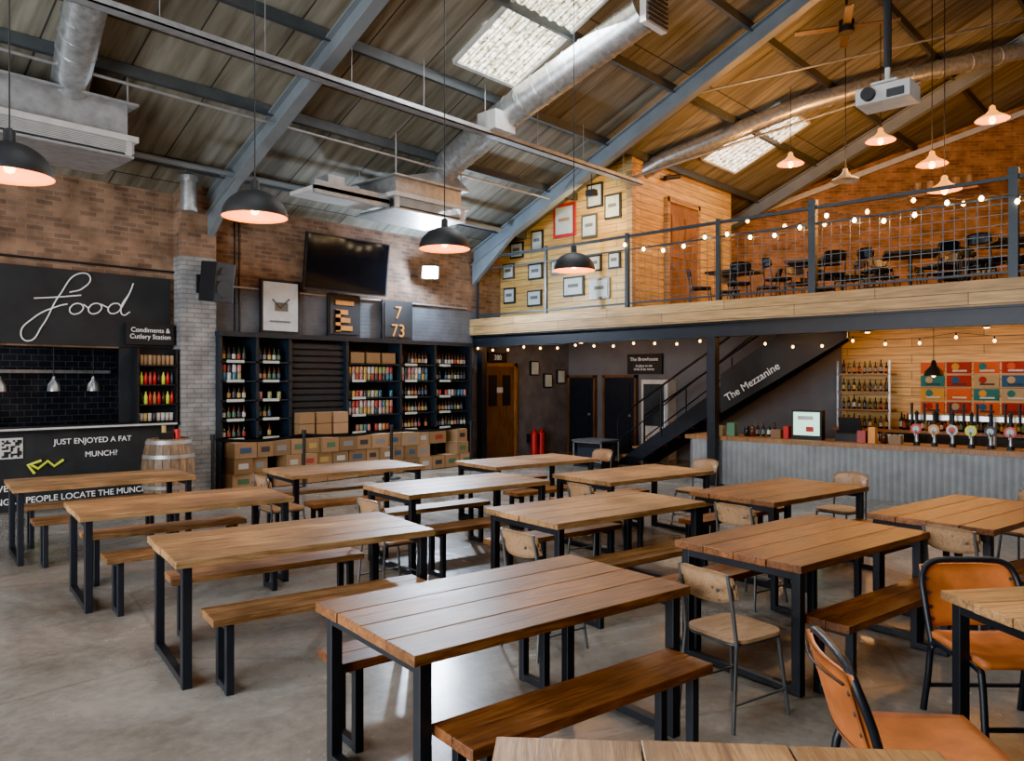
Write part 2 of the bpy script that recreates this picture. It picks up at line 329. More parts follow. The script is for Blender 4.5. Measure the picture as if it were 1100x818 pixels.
# ------------------------------------------------------------ steel frame
def rafter(x):
    b=B()
    for sgn in(1,-1):
        y0=12.25 if sgn>0 else -10.25
        def q(y,dz): return (x,y,zr(y)-dz)
        for dz,w in((.12,.18),(.42,.18)):
            a=q(y0,dz);c=q(1,dz)
            b.add([(x-w/2,a[1],a[2]),(x+w/2,a[1],a[2]),(x+w/2,c[1],c[2]),(x-w/2,c[1],c[2]),(x-w/2,a[1],a[2]-.025),(x+w/2,a[1],a[2]-.025),(x+w/2,c[1],c[2]-.025),(x-w/2,c[1],c[2]-.025)],[(0,1,2,3),(7,6,5,4),(0,4,5,1),(1,5,6,2),(2,6,7,3),(3,7,4,0)],M_BEAM)
        b.prism([(x-.01,y0,zr(y0)-.12),(x-.01,1,zr(1)-.12),(x-.01,1,zr(1)-.42),(x-.01,y0,zr(y0)-.42)],(.02,0,0),M_BEAM)
        k=-1 if sgn>0 else 1
        b.prism([(x-.05,y0,zr(y0)-.42),(x-.05,y0+k*1.3,zr(y0+k*1.3)-.42),(x-.05,y0,3.9)],(.1,0,0),M_BEAM)
    b.obj('roof_rafter')
for x in (-.3,5.75,11.9,18.3): rafter(x)
for i in range(8):
    y=11.5-1.45*i
    b=B(); z=zr(y); b.bx(-4.9,22,y-.012,y+.012,z-.15,z-.01,M_PURLIN); b.bx(-4.9,22,y-.012,y+.05,z-.158,z-.147,M_PURLIN); b.obj('roof_purlin')
b=B(); b.bx(-2,12.8,8.42,8.58,5.62,5.64,M_DUCT); b.bx(-2,12.8,8.42,8.43,5.62,5.70,M_DUCT); b.bx(-2,12.8,8.57,8.58,5.62,5.70,M_DUCT)
for i in range(12): b.cyl((-1.5+i*1.25,8.5,5.64),(-1.5+i*1.25,8.5,zr(8.5)-.02),.006,M_DUCT,seg=6)
b.obj('cable_tray')
b=B()
b.tube([(0,11.2,4.95),(11.7,11.2,4.95)],.045,M_BEAM,seg=6)
b.tube([(-1,9.9,5.45),(11.7,9.9,5.4)],.02,M_DUCT,seg=6)
b.tube([(5.8,3.2,8.35),(11.8,3.2,8.35)],.02,M_DUCT,seg=6)
b.tube([(12,6.9,6.8),(18,2.0,8.9)],.02,M_DUCT,seg=6)
b.tube([(12.5,8.6,5.7),(16.4,4.4,7.6)],.03,M_DUCT,seg=6)
b.obj('conduit_pipes')
b=B()
for x in (6.3,6.38): b.tube([(x,12.28,2.6),(x,12.28,4.7)],.012,M_BLACK,seg=6)
b.tube([(6.0,12.27,3.36),(11.7,12.27,3.36)],.02,M_DUCT,seg=6)
b.tube([(-1,12.27,3.5),(5.28,12.27,3.5)],.018,M_BLACK,seg=6)
b.obj('wall_conduit')
# ------------------------------------------------------------ ducts / HVAC
def hvac(x0,x1,y0,y1,z0,z1):
    b=B(); b.bx(x0,x1,y0,y1,z0+.22,z1,M_DUCT)
    b.bx(x0-.1,x1+.1,y0-.1,y1+.1,z0+.17,z0+.24,M_WHITE)
    b.bx(x0,x1,y0,y1,z0+.02,z0+.04,M_DGREY)
    for i in range(7):
        z=z0+.03+.02*i
        b.bx(x0-.06,x1+.06,y0-.06,y0-.03,z,z+.008,M_WHITE)
    for s_ in (x0,x1):
        b.bx(s_-.03,s_+.03,y0-.06,y0,z0,z0+.2,M_WHITE)
    b.bx(x0-.06,x1+.06,y0-.05,y1+.05,z0-.03,z0,M_DUCT)
    b.bx(x0-.1,x1+.1,y0-.1,y1+.1,z1,z1+.03,M_DUCT)
    for x in(x0,x1):
        for y in(y0,y1): b.cyl((x,y,z1),(x,y,zr(y)),.012,M_DUCT,seg=6)
    return b
def rings(b,a,c,n,r):
    a=Vector(a);c=Vector(c);d=(c-a).normalized()
    for i in range(n):
        p=a.lerp(c,i/(n-1)); b.tube([p,p+d*.025],r,M_GALV,seg=22)
b=hvac(1.6,3.8,10.2,11.2,4.62,5.25)
P=[(3.2,10.5,5.2),(3.15,10.2,5.42),(3.05,9.7,5.58),(2.9,8.8,5.92),(2.7,7.8,6.35)]
b.tube(P,.21,M_GALV,seg=22); rings(b,P[2],P[4],9,.22)
b.obj('air_conditioning_unit')
b=hvac(7.85,9.3,9.9,10.9,4.6,5.1)
b.bx(6.4,7.8,10.0,10.7,4.66,4.72,M_WHITE); b.bx(6.4,7.8,10.0,10.06,4.6,4.8,M_DUCT); b.bx(6.7,7.0,10.1,10.6,4.72,4.95,M_DUCT)
b.add([(8.0,9.8,5.13),(9.4,9.8,5.13),(9.4,10.9,5.13),(8.0,10.9,5.13),(8.85,10.05,5.4),(9.35,10.05,5.4),(9.35,10.55,5.4),(8.85,10.55,5.4)],[(0,1,5,4),(1,2,6,5),(2,3,7,6),(3,0,4,7),(4,5,6,7)],M_DUCT)
P=[(9.12,10.35,5.3),(9.1,10.15,5.48),(9.03,9.8,5.6),(8.95,9.3,5.72),(8.95,8.1,6.16),(9.28,6.14,6.98)]
b.tube(P,.25,M_GALV,seg=22); rings(b,P[2],P[4],8,.262); rings(b,P[4],P[5],8,.262)
b.box(8.75,8.5,5.85,.45,.4,.3,M_WHITE)
b.box(9.32,5.95,7.02,.55,.1,.5,M_WHITE)
for i in range(7): b.box(9.32,5.88,6.82+.068*i,.5,.03,.03,M_DGREY)
b.obj('air_conditioning_unit')
b=B(); pth=[(13.3,8.9,6.0),(13.5,8.4,6.25),(14.8,6.1,7.15),(16.3,4.6,7.75),(18.4,3.0,8.45),(20,1.5,8.9)]
b.tube(pth,.17,M_GALV,seg=18)
for i in range(len(pth)-1): rings(b,pth[i],Vector(pth[i]).lerp(Vector(pth[i+1]),.75),4,.18)
b.tube([(10.5,2.1,8.6),(11.5,1.3,7.9),(12.6,.7,7.8)],.2,M_GALV,seg=18)
b.obj('ventilation_duct')
b=B(); b.cyl((5.25,11.7,4.42),(5.25,11.7,4.88),.12,M_GALV,seg=18); b.cyl((5.25,11.7,4.85),(5.25,11.7,4.92),.14,M_GALV,seg=18); b.cyl((5.25,11.7,4.38),(5.25,11.7,4.44),.13,M_GALV,seg=18);b.obj('flue_pipe')
b=B(); cx,cy,cz=13.0,4.6,7.6
b.cyl((cx,cy,zr(cy)),(cx,cy,cz),.02,M_BLACK); b.cyl((cx,cy,cz-.1),(cx,cy,cz+.1),.12,M_BLACK)
for k in range(4):
    a=k*math.pi/2+.4; b.box(cx+.45*math.cos(a),cy+.45*math.sin(a),cz,.7,.13,.02,M_DOORD,rot=(.15,0,a))
b.obj('ceiling_fan')
b=B(); b.box(10.0,3.05,5.25,.42,.62,.2,M_WHITE); b.cyl((9.79,3.2,5.25),(9.72,3.2,5.25),.08,M_BLACK,seg=18); b.box(9.785,2.9,5.22,.02,.2,.1,M_DGREY)
b.cyl((10,3.05,5.35),(10,3.05,5.9),.03,M_WHITE); b.cyl((10,3.05,5.6),(10,3.05,zr(3.05)),.045,M_BLACK); b.box(10,3.05,5.4,.3,.3,.03,M_WHITE); b.obj('projector',bevel=.02)
# ------------------------------------------------------------ pendant lamps
def dome():
    b=B(); r=.29
    out=[(r*math.cos(a),r*.85*math.sin(a)) for a in [R(i*10) for i in range(0,9)]]+[(.04,.25),(.04,.33),(.015,.35)]
    b.lathe(out,(0,0,0),M_BLACK,32)
    inn=[((r-.008)*math.cos(a),(r-.008)*.85*math.sin(a)+.001) for a in [R(i*10) for i in range(0,9)]]
    b.lathe([(r,0)]+inn,(0,0,0),M_COPPER,32)
    b.lathe([(.001,.02),(.03,.03),(.04,.06),(.03,.1),(.001,.12)],(0,0,0),M_BULB,12)
    return b
for x in(1.6,3.53,5.85,8.2):
    y=6.5; z=3.27
    b=dome(); b.cyl((0,0,.33),(0,0,zr(y)-z),.006,M_BLACK,seg=6)
    o=b.obj('pendant_lamp',(x,y,z)); point('pendant_lamp_glow',(0,0,-.10),15,WARM,.05,o)
def flat(z,y,s=1,on=True):
    b=B(); 
    b.lathe([(.25*s,0),(.22*s,.03),(.1*s,.1),(.05,.16),(.04,.22),(.01,.24)],(0,0,0),M_AMBER if on else M_DUCT,24)
    b.lathe([(.25*s,-.001),(.1*s,.08),(.01,.09)],(0,0,0),M_AMBER if on else M_DUCT,24)
    if on: b.lathe([(.001,-.07),(.04,-.05),(.055,0),(.03,.05)],(0,0,0),M_BULB,12)
    b.cyl((0,0,.22),(0,0,zr(y)-z),.008,M_BLACK,seg=6); return b
for x,y,z in((14.5,6.18,5.95),(14.5,4.54,6.05),(14.5,3.71,5.47),(14.5,2.82,6.03),(13.6,3.3,4.8),(16.5,1.8,6.0)):
    b=flat(z,y); o=b.obj('pendant_lamp',(x,y,z)); point('pendant_lamp_glow',(0,0,-.3),112,(1,.42,.09),.08,o)
b=flat(5.45,5.15,1,False); b.obj('pendant_lamp',(14.5,5.15,5.45))
# ------------------------------------------------------------ tables and benches
def table_mesh(L,W,mat,n=4,name='dining_table',H=.75):
    b=B(); t=.045; g=.006; w=W/n
    for i in range(n): b.box(0,-W/2+w*(i+.5),H-t/2,L+random.uniform(-.012,.012),w-g,t,mat)
    lw=.055; lx=L/2-.07; ly=W/2-.06
    for sx in(-1,1):
        for sy in(-1,1): b.box(sx*lx,sy*ly,(H-t)/2,lw,lw,H-t,M_STEEL)
        b.box(sx*lx,0,.03,lw-.004,2*ly,.045,M_STEEL); b.box(sx*lx,0,H-t-.028,lw-.004,2*ly,.05,M_STEEL)
    return b.mesh(name)
def bench_mesh(L,W,mat):
    b=B(); t=.045; H=.45
    for i in(-.5,.5): b.box(0,i*W/2,H-t/2,L,W/2-.003,t,mat)
    lx=L/2-.1; ly=W/2-.045
    for sx in(-1,1):
        for sy in(-1,1): b.box(sx*lx,sy*ly,(H-t)/2,.045,.045,H-t,M_STEEL)
        b.box(sx*lx,0,.024,.04,2*ly,.04,M_STEEL); b.box(sx*lx,0,H-t-.022,.04,2*ly,.04,M_STEEL)
    return b.mesh('bench')
T={0:table_mesh(1.68,.9,M_LIGHT),1:table_mesh(1.6,.9,M_MID),2:table_mesh(1.6,.9,M_DARK)}
BL,BD=bench_mesh(1.38,.28,M_BENCHL),bench_mesh(1.38,.28,M_BENCHD)
tabs=[(2.71,2.54,1,-9),(2.80,4.63,0,-12),(2.92,6.64,0,-10),(3.0,8.75,0,-9),(5.06,2.05,2,-9),(5.15,3.83,0,-9),(5.31,5.69,0,-9),(5.35,7.71,0,-9),(7.45,6.68,0,-9),(7.25,4.88,0,-9),(7.1,3.12,1,-9),(6.98,1.5,2,-9)]
for x,y,k,A in tabs:
    put(T[k],'dining_table',(x,y,0),A,bevel=.004)
    for sg in(1,-1):
        put(BD if k else BL,'bench',(x-sg*.53*math.sin(R(A)),y+sg*.53*math.cos(R(A)),0),A,bevel=.004)
put(T[0],'dining_table',(4.58,.17,0),-38,bevel=.004)
me=table_mesh(1.5,1.24,M_LIGHT,3)
dx,dy=(2.376-1.6),(.59-1.555); n_=math.hypot(dx,dy); ex=(dx/n_,dy/n_)
cx=(1.6+2.376)/2-.75*(-ex[1]); cy=(1.555+.59)/2-.75*ex[0]
put(me,'dining_table',(cx,cy,0),math.degrees(math.atan2(ex[0],-ex[1])),bevel=.004)
# ------------------------------------------------------------ chairs
def chair_mesh(seat,metal):
    b=B()
    def rr(w,d,r,n=6):
        p=[]
        for cx,cy,a0 in((w/2-r,d/2-r,0),(-w/2+r,d/2-r,90),(-w/2+r,-d/2+r,180),(w/2-r,-d/2+r,270)):
            for i in range(n+1): a=R(a0+90*i/n); p.append((cx+r*math.cos(a),cy+r*math.sin(a)))
        return p
    b.prism([(x,y,.44) for x,y in rr(.38,.39,.09)],(0,0,.018),seat)
    b.tube([(x,y,.43) for x,y in rr(.36,.36,.07,4)],.009,metal,seg=6,closed=True)
    for s in(-1,1):
        b.tube([(-.22,s*.19,0),(-.18,s*.175,.44),(-.20,s*.17,.60),(-.235,s*.165,.80)],.011,metal)
        b.tube([(.21,s*.19,0),(.16,s*.16,.43)],.011,metal)
        b.tube([(-.21,s*.186,.14),(.195,s*.182,.14)],.007,metal,seg=6)
        b.cyl((-.275,s*.13,.72),(-.265,s*.13,.72),.01,metal,seg=8)
    b.tube([(.19,-.18,.16),(.19,.18,.16)],.007,metal,seg=6)
    b.sheet(lambda u,v:(-.195-.04*(v)-.05*math.cos((u-.5)*math.pi)+.02,(u-.5)*.37,.64+.17*v-(.03*abs(2*u-1)**4)*(1 if v>.5 else -1)),12,6,(-.014,0,0),seat)
    return b.mesh('dining_chair')
CH=chair_mesh(M_PLY,M_CHMET); CHD=chair_mesh(M_STEEL,M_STEEL)
for x,y,a in((3.84,1.95,-14),(3.90,3.34,-9),(4.05,5.16,-5),(4.25,7.25,-9),(5.84,2.82,-9),(5.98,4.45,-12),(5.95,1.30,-16),(8.15,2.95,170),(8.35,4.75,172),(8.05,1.28,165),(8.6,6.5,171)):
    put(CH,'dining_chair',(x,y,0),a)
def armchair():
    b=B(); r=.017
    def arc(pts,n=6):
        out=[]; P=[Vector(p) for p in pts]; P=[P[0]]+P+[P[-1]]
        for i in range(1,len(P)-2):
            for k in range(n):
                t=k/n; a,c,d,e=P[i-1],P[i],P[i+1],P[i+2]
                out.append(.5*((2*c)+(-a+d)*t+(2*a-5*c+4*d-e)*t*t+(-a+3*c-3*d+e)*t**3))
        out.append(P[-1]); return out
    b.tube(arc([(-.2,-.25,.36),(-.26,-.26,.58),(-.31,-.25,.72),(-.33,-.18,.79),(-.33,0,.80),(-.33,.18,.79),(-.31,.25,.72),(-.26,.26,.58),(-.2,.25,.36)]),r,M_STEEL,seg=10)
    for s in(-1,1):
        b.tube(arc([(-.28,s*.26,0),(-.24,s*.255,.2),(-.2,s*.25,.38),(.0,s*.25,.40),(.2,s*.25,.40),(.25,s*.255,.34),(.29,s*.26,.0)]),r,M_STEEL,seg=10)
    b.tube([(.28,-.25,.14),(.28,.25,.14)],.012,M_STEEL); b.tube([(-.26,-.25,.14),(-.26,.25,.14)],.012,M_STEEL)
    b.sheet(lambda u,v:(-.24+.50*u,(v-.5)*.51,.415-.035*math.sin(math.pi*v)*math.sin(math.pi*min(1,u*1.1+.05))),14,12,(0,0,.03),M_LEATHER)
    b.sheet(lambda u,v:(-.235-.09*v-.035*math.sin(math.pi*u),(u-.5)*.50,.46+.31*v),14,8,(-.022,0,0),M_LEATHER)
    for s in(-1,1):
        for z in(.50,.56,.63,.70):
            b.cyl((-.275-.3*(z-.5),s*.225,z),(-.245-.3*(z-.5),s*.225,z),.010,M_CHMET,seg=8)
    for k in range(2): b.tube([(-.262-.03*k-.035*math.sin(math.pi*t/8)-.06*k,(t/8-.5)*.46,.48+k*.25) for t in range(9)],.004,M_STEEL,seg=6)
    return b.mesh('leather_armchair')
AC=armchair()
put(AC,'leather_armchair',(3.11,.83,0),-53)
put(AC,'leather_armchair',(4.53,.83,0),222)
# ------------------------------------------------------------ text helper
def text(name,s,loc,size,mat,face='y',align='LEFT',tilt=0,parent=None):
    c=bpy.data.curves.new(name,'FONT'); c.body=s; c.size=size; c.extrude=.002; c.align_x=align; c.materials.append(mat)
    o=bpy.data.objects.new(name,c); SC.collection.objects.link(o); o.location=loc
    o.rotation_euler=(R(90),0,0 if face=='y' else R(-90))
    if tilt: o.rotation_euler=(Matrix.Rotation(R(-90),3,'Z')@Matrix.Rotation(R(90),3,'X')@Matrix.Rotation(R(tilt),3,'Z')).to_euler()
    if parent: o.parent=parent
    return o
M_TXT=plain('chalk_white_glow',(.85,.85,.82),.7,em=(1,1,1),es=.08)  # lettering white, with a faint glow of its own added
M_YEL=plain('yellow_chalk',(.75,.85,.05),.6)
b=B(); b.bx(-1,5.2,12.22,12.28,2.29,3.38,M_CHALK); fs=b.obj('food_sign')
cu=bpy.data.curves.new('lettering','CURVE'); cu.dimensions='3D'; cu.bevel_depth=.009; cu.materials.append(M_TXT)
def stroke(pts):
    sp_=cu.splines.new('BEZIER'); sp_.bezier_points.add(len(pts)-1)
    for bp,(x,z) in zip(sp_.bezier_points,pts): bp.co=(x,12.2,z); bp.handle_left_type=bp.handle_right_type='AUTO'
stroke([(3.75,3.05),(3.92,3.12),(4.02,3.30),(3.9,3.34),(3.62,3.0),(3.4,2.55),(3.22,2.33),(3.14,2.42),(3.3,2.66),(3.6,2.84),(3.72,2.88)])
stroke([(3.3,2.93),(3.6,2.97),(3.9,3.02)])
def oo(cx,cz):
    stroke([(cx+.085*math.cos(a)+.03*math.sin(a),cz+.08*math.sin(a)) for a in [R(70+i*45) for i in range(9)]])
oo(3.84,2.82); oo(4.09,2.84); oo(4.36,2.86)
stroke([(3.93,2.89),(4.0,2.84)]); stroke([(4.17,2.91),(4.28,2.86)]); stroke([(4.46,2.88),(4.58,3.12),(4.63,3.26)]); stroke([(4.58,3.12),(4.45,2.84),(4.48,2.77),(4.58,2.82)])
co=bpy.data.objects.new('lettering',cu); SC.collection.objects.link(co); co.parent=fs
b=B(); b.bx(4.5,5.22,12.14,12.2,2.33,2.66,M_BLACK); s1=b.obj('condiment_station_sign'); 
text('sign_text',"Condiments &\nCutlery Station",(4.86,12.13,2.52),.1,M_TXT,align='CENTER',parent=s1)
b=B(); b.bx(-1,5.2,12.05,12.28,0,1.08,M_CHALK); b.bx(-1,5.2,11.98,12.28,1.08,1.14,M_BLACK); b.bx(-1,5.2,11.97,11.985,1.1,1.125,M_WHITE); kp=b.obj('chalkboard_counter')
def kt(s,x,z,sz): text('chalk_text',s,(x,12.04,z),sz,M_TXT,parent=kp)
kt("JUST ENJOYED A FAT",3.5,.88,.11); kt("MUNCH?",3.9,.68,.11)
kt("LEAVE A QUICK REVIEW TO HELP OTHER",2.62,.28,.12); kt("HUNGRY PEOPLE LOCATE THE MUNCH",2.62,.1,.12)
b=B()
b.bx(2.85,3.12,12.03,12.045,.72,1.0,M_WHITE)
for i in range(9):
    for j in range(9):
        if random.random()<.5: b.bx(2.87+.026*i,2.896+.026*i,12.02,12.032,.74+.026*j,.766+.026*j,M_BLACK)
b.obj('qr_code_poster')
b=B()
for p in ([(3.62,.66),(3.5,.58),(3.42,.66),(3.3,.56),(3.22,.62)],[(3.34,.67),(3.18,.62),(3.26,.5)],):
    b.tube([(x,12.03,z) for x,z in p],.02,M_YEL,seg=6)
b.obj('chalk_arrow')
b=B(); b.bx(1.2,4.9,13.6,14.15,0,.9,M_GALV); b.bx(1.2,4.9,13.9,14.1,1.9,1.95,M_GALV); b.bx(2.2,2.9,13.7,14.1,.9,1.4,M_DUCT); b.obj('kitchen_worktop')
for x in(3.05,3.75,4.3):
    b=B(); b.lathe([(.09,0),(.08,.1),(.03,.17),(.02,.22)],(0,0,0),M_GALV,18); b.cyl((0,0,.2),(0,0,1.27),.008,M_BLACK,seg=6); b.obj('heat_lamp',(x,12.9,1.62)); 
point('kitchen_light',(3,13.4,2.6),10,(.9,.95,1),.2)
# ------------------------------------------------------------ bottles
def bottle(b,x,y,z,s=1,seg=8,lab=True):
    h=.27*s; r=.034*s
    b.lathe([(.0,0),(r,0),(r,h*.58),(r*.4,h*.75),(r*.36,h),(0,h)],(x,y,z),M_GLASS,seg)
    if lab: b.lathe([(r*1.04,h*.15),(r*1.04,h*.45)],(x,y,z),M_LABEL,seg)
def can(b,x,y,z,seg=8):
    b.lathe([(.0,0),(.033,0),(.036,.01),(.036,.12),(.03,.13),(0,.13)],(x,y,z),M_CAN,seg)
b=B()
for z in(1.42,1.72,2.02): b.bx(4.64,5.22,12.02,12.28,z-.02,z,M_BLACK)
b.bx(4.45,5.23,12.26,12.29,1.14,2.29,M_CHALK)
b.bx(4.62,4.65,12.02,12.28,1.14,2.27,M_BLACK); b.bx(5.2,5.23,12.02,12.28,1.14,2.27,M_BLACK)
for k,z in enumerate((1.16,1.42,1.72,2.02)):
    for i in range(8):
        x=4.70+.066*i
        if k==3: b.lathe([(0,0),(.03,0),(.03,.13),(.025,.15),(0,.15)],(x,12.08,z),M_CARD,10)
        elif k==0: b.lathe([(0,0),(.028,0),(.03,.12),(0,.12)],(x,12.1,z),M_LABEL,10)
        else: b.lathe([(0,0),(.025,0),(.025,.12),(.01,.16),(.008,.19),(0,.19)],(x,12.08,z),(M_RED,M_GLASS,M_YEL,M_RED,M_LABEL)[(i+k)%5],10)
b.obj('condiment_shelf')
# barrel
b=B(); n=20
for k in range(n):
    a0=2*math.pi*k/n; a1=2*math.pi*(k+.94)/n; vs=[]
    for i in range(9):
        t=i/8; r=.29+.07*math.sin(math.pi*t); z=t*.95
        for a in(a0,a1): vs.append((r*math.cos(a),r*math.sin(a),z))
    b.add(vs,[(2*i,2*i+1,2*i+3,2*i+2) for i in range(8)],M_OAK,True)
b.lathe([(.28,.01),(.34,.45),(.28,.93),(0,.93)],(0,0,0),M_OAK,24)
for z in(.05,.25,.68,.88):
    r=.295+.07*math.sin(math.pi*z/.95); r2=.295+.07*math.sin(math.pi*(z+.05)/.95); b.lathe([(r,z),(r2,z+.05)],(0,0,0),M_DUCT,32)
b.obj('oak_barrel',(4.72,11.15,0))
b=B(); b.bx(-.1,.06,-.06,.06,0,.1,M_BLACK); b.cyl((.14,0,0),(.14,0,.14),.045,M_RED); b.cyl((-.05,0,.08),(-.05,0,.2),.03,M_LABEL); b.obj('cutlery_caddy',(4.7,11.15,.935))
b=B(); b.box(0,0,0,.36,.36,.62,M_BLACK,rot=(.12,0,.25)); b.cyl((0.03,-.19,-.12),(0.03,-.2,-.12),.13,M_DGREY,seg=20); b.cyl((.02,-.21,.15),(.02,-.215,.15),.07,M_DGREY,seg=16); b.tube([(0,.1,0),(-.1,.38,0)],.03,M_BLACK); b.box(-.1,.38,0,.12,.03,.3,M_BLACK); b.obj('loudspeaker',(5.66,11.6,3.32),bevel=.01)
b=B(); b.box(0,0,0,1.85,.06,1.02,M_BLACK,rot=(.12,0,0)); b.box(0,-.034,-.0,1.78,.01,.95,plain('tv_glass',(.008,.009,.012),.08,0,0),rot=(.12,0,0)); b.box(0,.12,0,.4,.2,.3,M_BLACK); b.obj('television',(8.42,12.05,3.93))
def poster(x0,x1,z0,z1,face,frame):
    b=B(); b.bx(x0,x1,12.2,12.24,z0,z1,frame); b.bx(x0+.05,x1-.05,12.19,12.2,z0+.05,z1-.05,face); return b
b=poster(6.73,7.5,2.6,3.55,M_WHITE,M_BLACK); b.bx(7.0,7.25,12.18,12.19,3.0,3.15,M_CHMET); b.tube([(6.95,12.185,3.2),(7.1,12.185,3.05),(7.28,12.185,3.22)],.012,M_BLACK,seg=6); b.bx(6.9,7.3,12.18,12.19,2.8,2.83,M_GREY); b.obj('framed_poster')
M_ORN=plain('orange_print',(.75,.28,.04),.5)
b=poster(8.08,8.81,2.6,3.4,M_BLACK,M_BLACK); 
b.bx(8.25,8.65,12.18,12.19,3.2,3.28,M_ORN)
for k in range(3): b.bx(8.25,8.62-.05*k,12.18,12.19,2.72+.15*k,2.81+.15*k,M_ORN)
b.bx(8.25,8.35,12.18,12.19,2.7,3.1,M_ORN); b.obj('framed_poster')
b=poster(9.34,10.1,2.6,3.38,M_BLACK,M_BLACK); o=b.obj('framed_poster'); text('print_text',"7\n73",(9.72,12.18,3.02),.36,M_ORN,align='CENTER',parent=o)
b=B(); b.box(0,0,0,.34,.1,.27,M_BLACK,rot=(.35,0,-.6)); b.box(-.03,-.06,-.02,.29,.02,.22,M_FLOOD,rot=(.35,0,-.6)); b.tube([(0,.05,0),(0,.3,0)],.02,M_BLACK); o=b.obj('floodlight',(10.35,11.95,4.0))
area('floodlight_beam',(10.3,11.78,3.93),(8,5,1),.25,.2,170,(.72,.85,1))
point('floodlight_spill',(-.06,-.18,-.02),110,(.42,.66,1),.08,o)
# ------------------------------------------------------------ shelving unit
b=B(); x0,x1=5.86,11.45; yf,yb=11.88,12.27
b.bx(x0,x1,yb-.02,yb,0,2.5,M_BLACK); M_SH=plain('shelf_blue_black',(.014,.024,.036),.5)
b.bx(x0-.04,x1+.04,yf-.03,yb,2.5,2.58,M_SH)
cols=[x0,6.5,7.12,8.3,9.55,10.45,11.45]
for x in cols: b.bx(x-.03,x+.03,yf,yb,0,2.5,M_SH)
SH=(.82,1.14,1.46,1.78,2.10)
for i in range(len(cols)-1):
    if i==2:
        b.bx(cols[2],cols[3],yf+.12,yb,.8,2.45,M_BLACK)
        for k in range(14): b.bx(cols[2]+.03,cols[3]-.03,yf+.08,yf+.12,.85+.115*k,.93+.115*k,M_SH)
        continue
    for z in SH: b.bx(cols[i],cols[i+1],yf,yb,z-.025,z,M_SH)
b.bx(x0,x1,yf,yb,.78,.82,M_SH)
b.obj('shelving_unit')
b=B()
for i in range(len(cols)-1):
    if i==2: continue
    for k,z in enumerate(SH):
        if i==3 and k==4: continue
        w=cols[i+1]-cols[i]-.12; kind='can' if (i==3 or (i+k)%4==3) else 'bot'
        step=.088; n=int(w/step)
        for j in range(n):
            x=cols[i]+.09+j*step
            if random.random()<.12: continue
            if kind=='can':
                can(b,x,yf+.08,z+.002)
                if k%2: can(b,x,yf+.08,z+.134)
            else: bottle(b,x,yf+.09,z+.002,.92)
        b.bx(cols[i]+.1,cols[i]+.4,yf-.01,yf-.002,z-.03,z+.015,M_PAPER)
b.obj('bottles_and_cans')
b=B()
for r_ in range(3):
    x=x0+.1
    while x<x1-.5:
        w=random.choice((.3,.34,.4)); h=.25
        if random.random()<.9 or r_==0:
            yy=yf-.03+random.uniform(-.05,.05); b.box(x+w/2,yy,.01+h/2+r_*.255,w-.02,.36,h,M_CARD); b.box(x+w/2,yy-.182,.01+h/2+r_*.255,w*.5,.004,h*.35,M_LABEL)
        x+=w
for x in (7.25,7.6,7.95): 
    for k in(0,1): b.box(x+.12,yf-.0,.92+.2*k,.3,.25,.19,M_CARD)
for x in (8.55,8.92,9.29): b.box(x,yf+.15,2.21,.3,.22,.2,M_CARD)
b.obj('cardboard_boxes')
pp=[(5.4,11.2),(6.9,11.1),(8.7,11.1),(10.6,11.0)]
for x,y in pp:
    b=B(); b.lathe([(0,0),(.17,0),(.17,.02),(.03,.05)],(0,0,0),M_BLACK,20); b.cyl((0,0,.02),(0,0,.95),.028,M_BLACK); b.cyl((0,0,.88),(0,0,.97),.04,M_BLACK); b.obj('barrier_post',(x,y,0))
b=B()
for i in range(len(pp)-1):
    (xa,ya),(xb,yb_)=pp[i],pp[i+1]
    b.sheet(lambda u,v:(xa+.04+(xb-xa-.08)*u,ya+(yb_-ya)*u,.86+.05*v-.05*math.sin(math.pi*u)),8,1,(0,.003,0),M_BLACK)
b.obj('barrier_belt')
# ------------------------------------------------------------ certificates
for i,(y,z,w,h) in enumerate([(10.38,5.2,.6,.72),(9.57,5.6,.4,.5),(9.12,5.31,.4,.5),(9.71,4.99,.4,.48),(11.76,4.72,.4,.36),(11.15,4.86,.34,.46),(12.02,4.27,.36,.36),(11.2,4.19,.42,.36),(10.13,3.77,.55,.42),(9.45,3.67,.5,.42),(11.99,3.71,.36,.36),(11.23,3.60,.42,.36),(10.55,4.22,.4,.32),(9.6,4.2,.4,.34),(9.08,4.21,.3,.34)]):
    b=B(); fr=M_RED if i==0 else (M_BLACK if i%3 else M_CHMET)
    b.bx(12.76,12.79,y-w/2,y+w/2,z-h/2,z+h/2,fr); k=.04 if i else .07; b.bx(12.75,12.76,y-w/2+k,y+w/2-k,z-h/2+k,z+h/2-k,M_PAPER)
    b.bx(12.745,12.75,y-w/4,y+w/4,z-.02,z+.05,M_GREY if i else M_PLY); b.obj('framed_certificate')
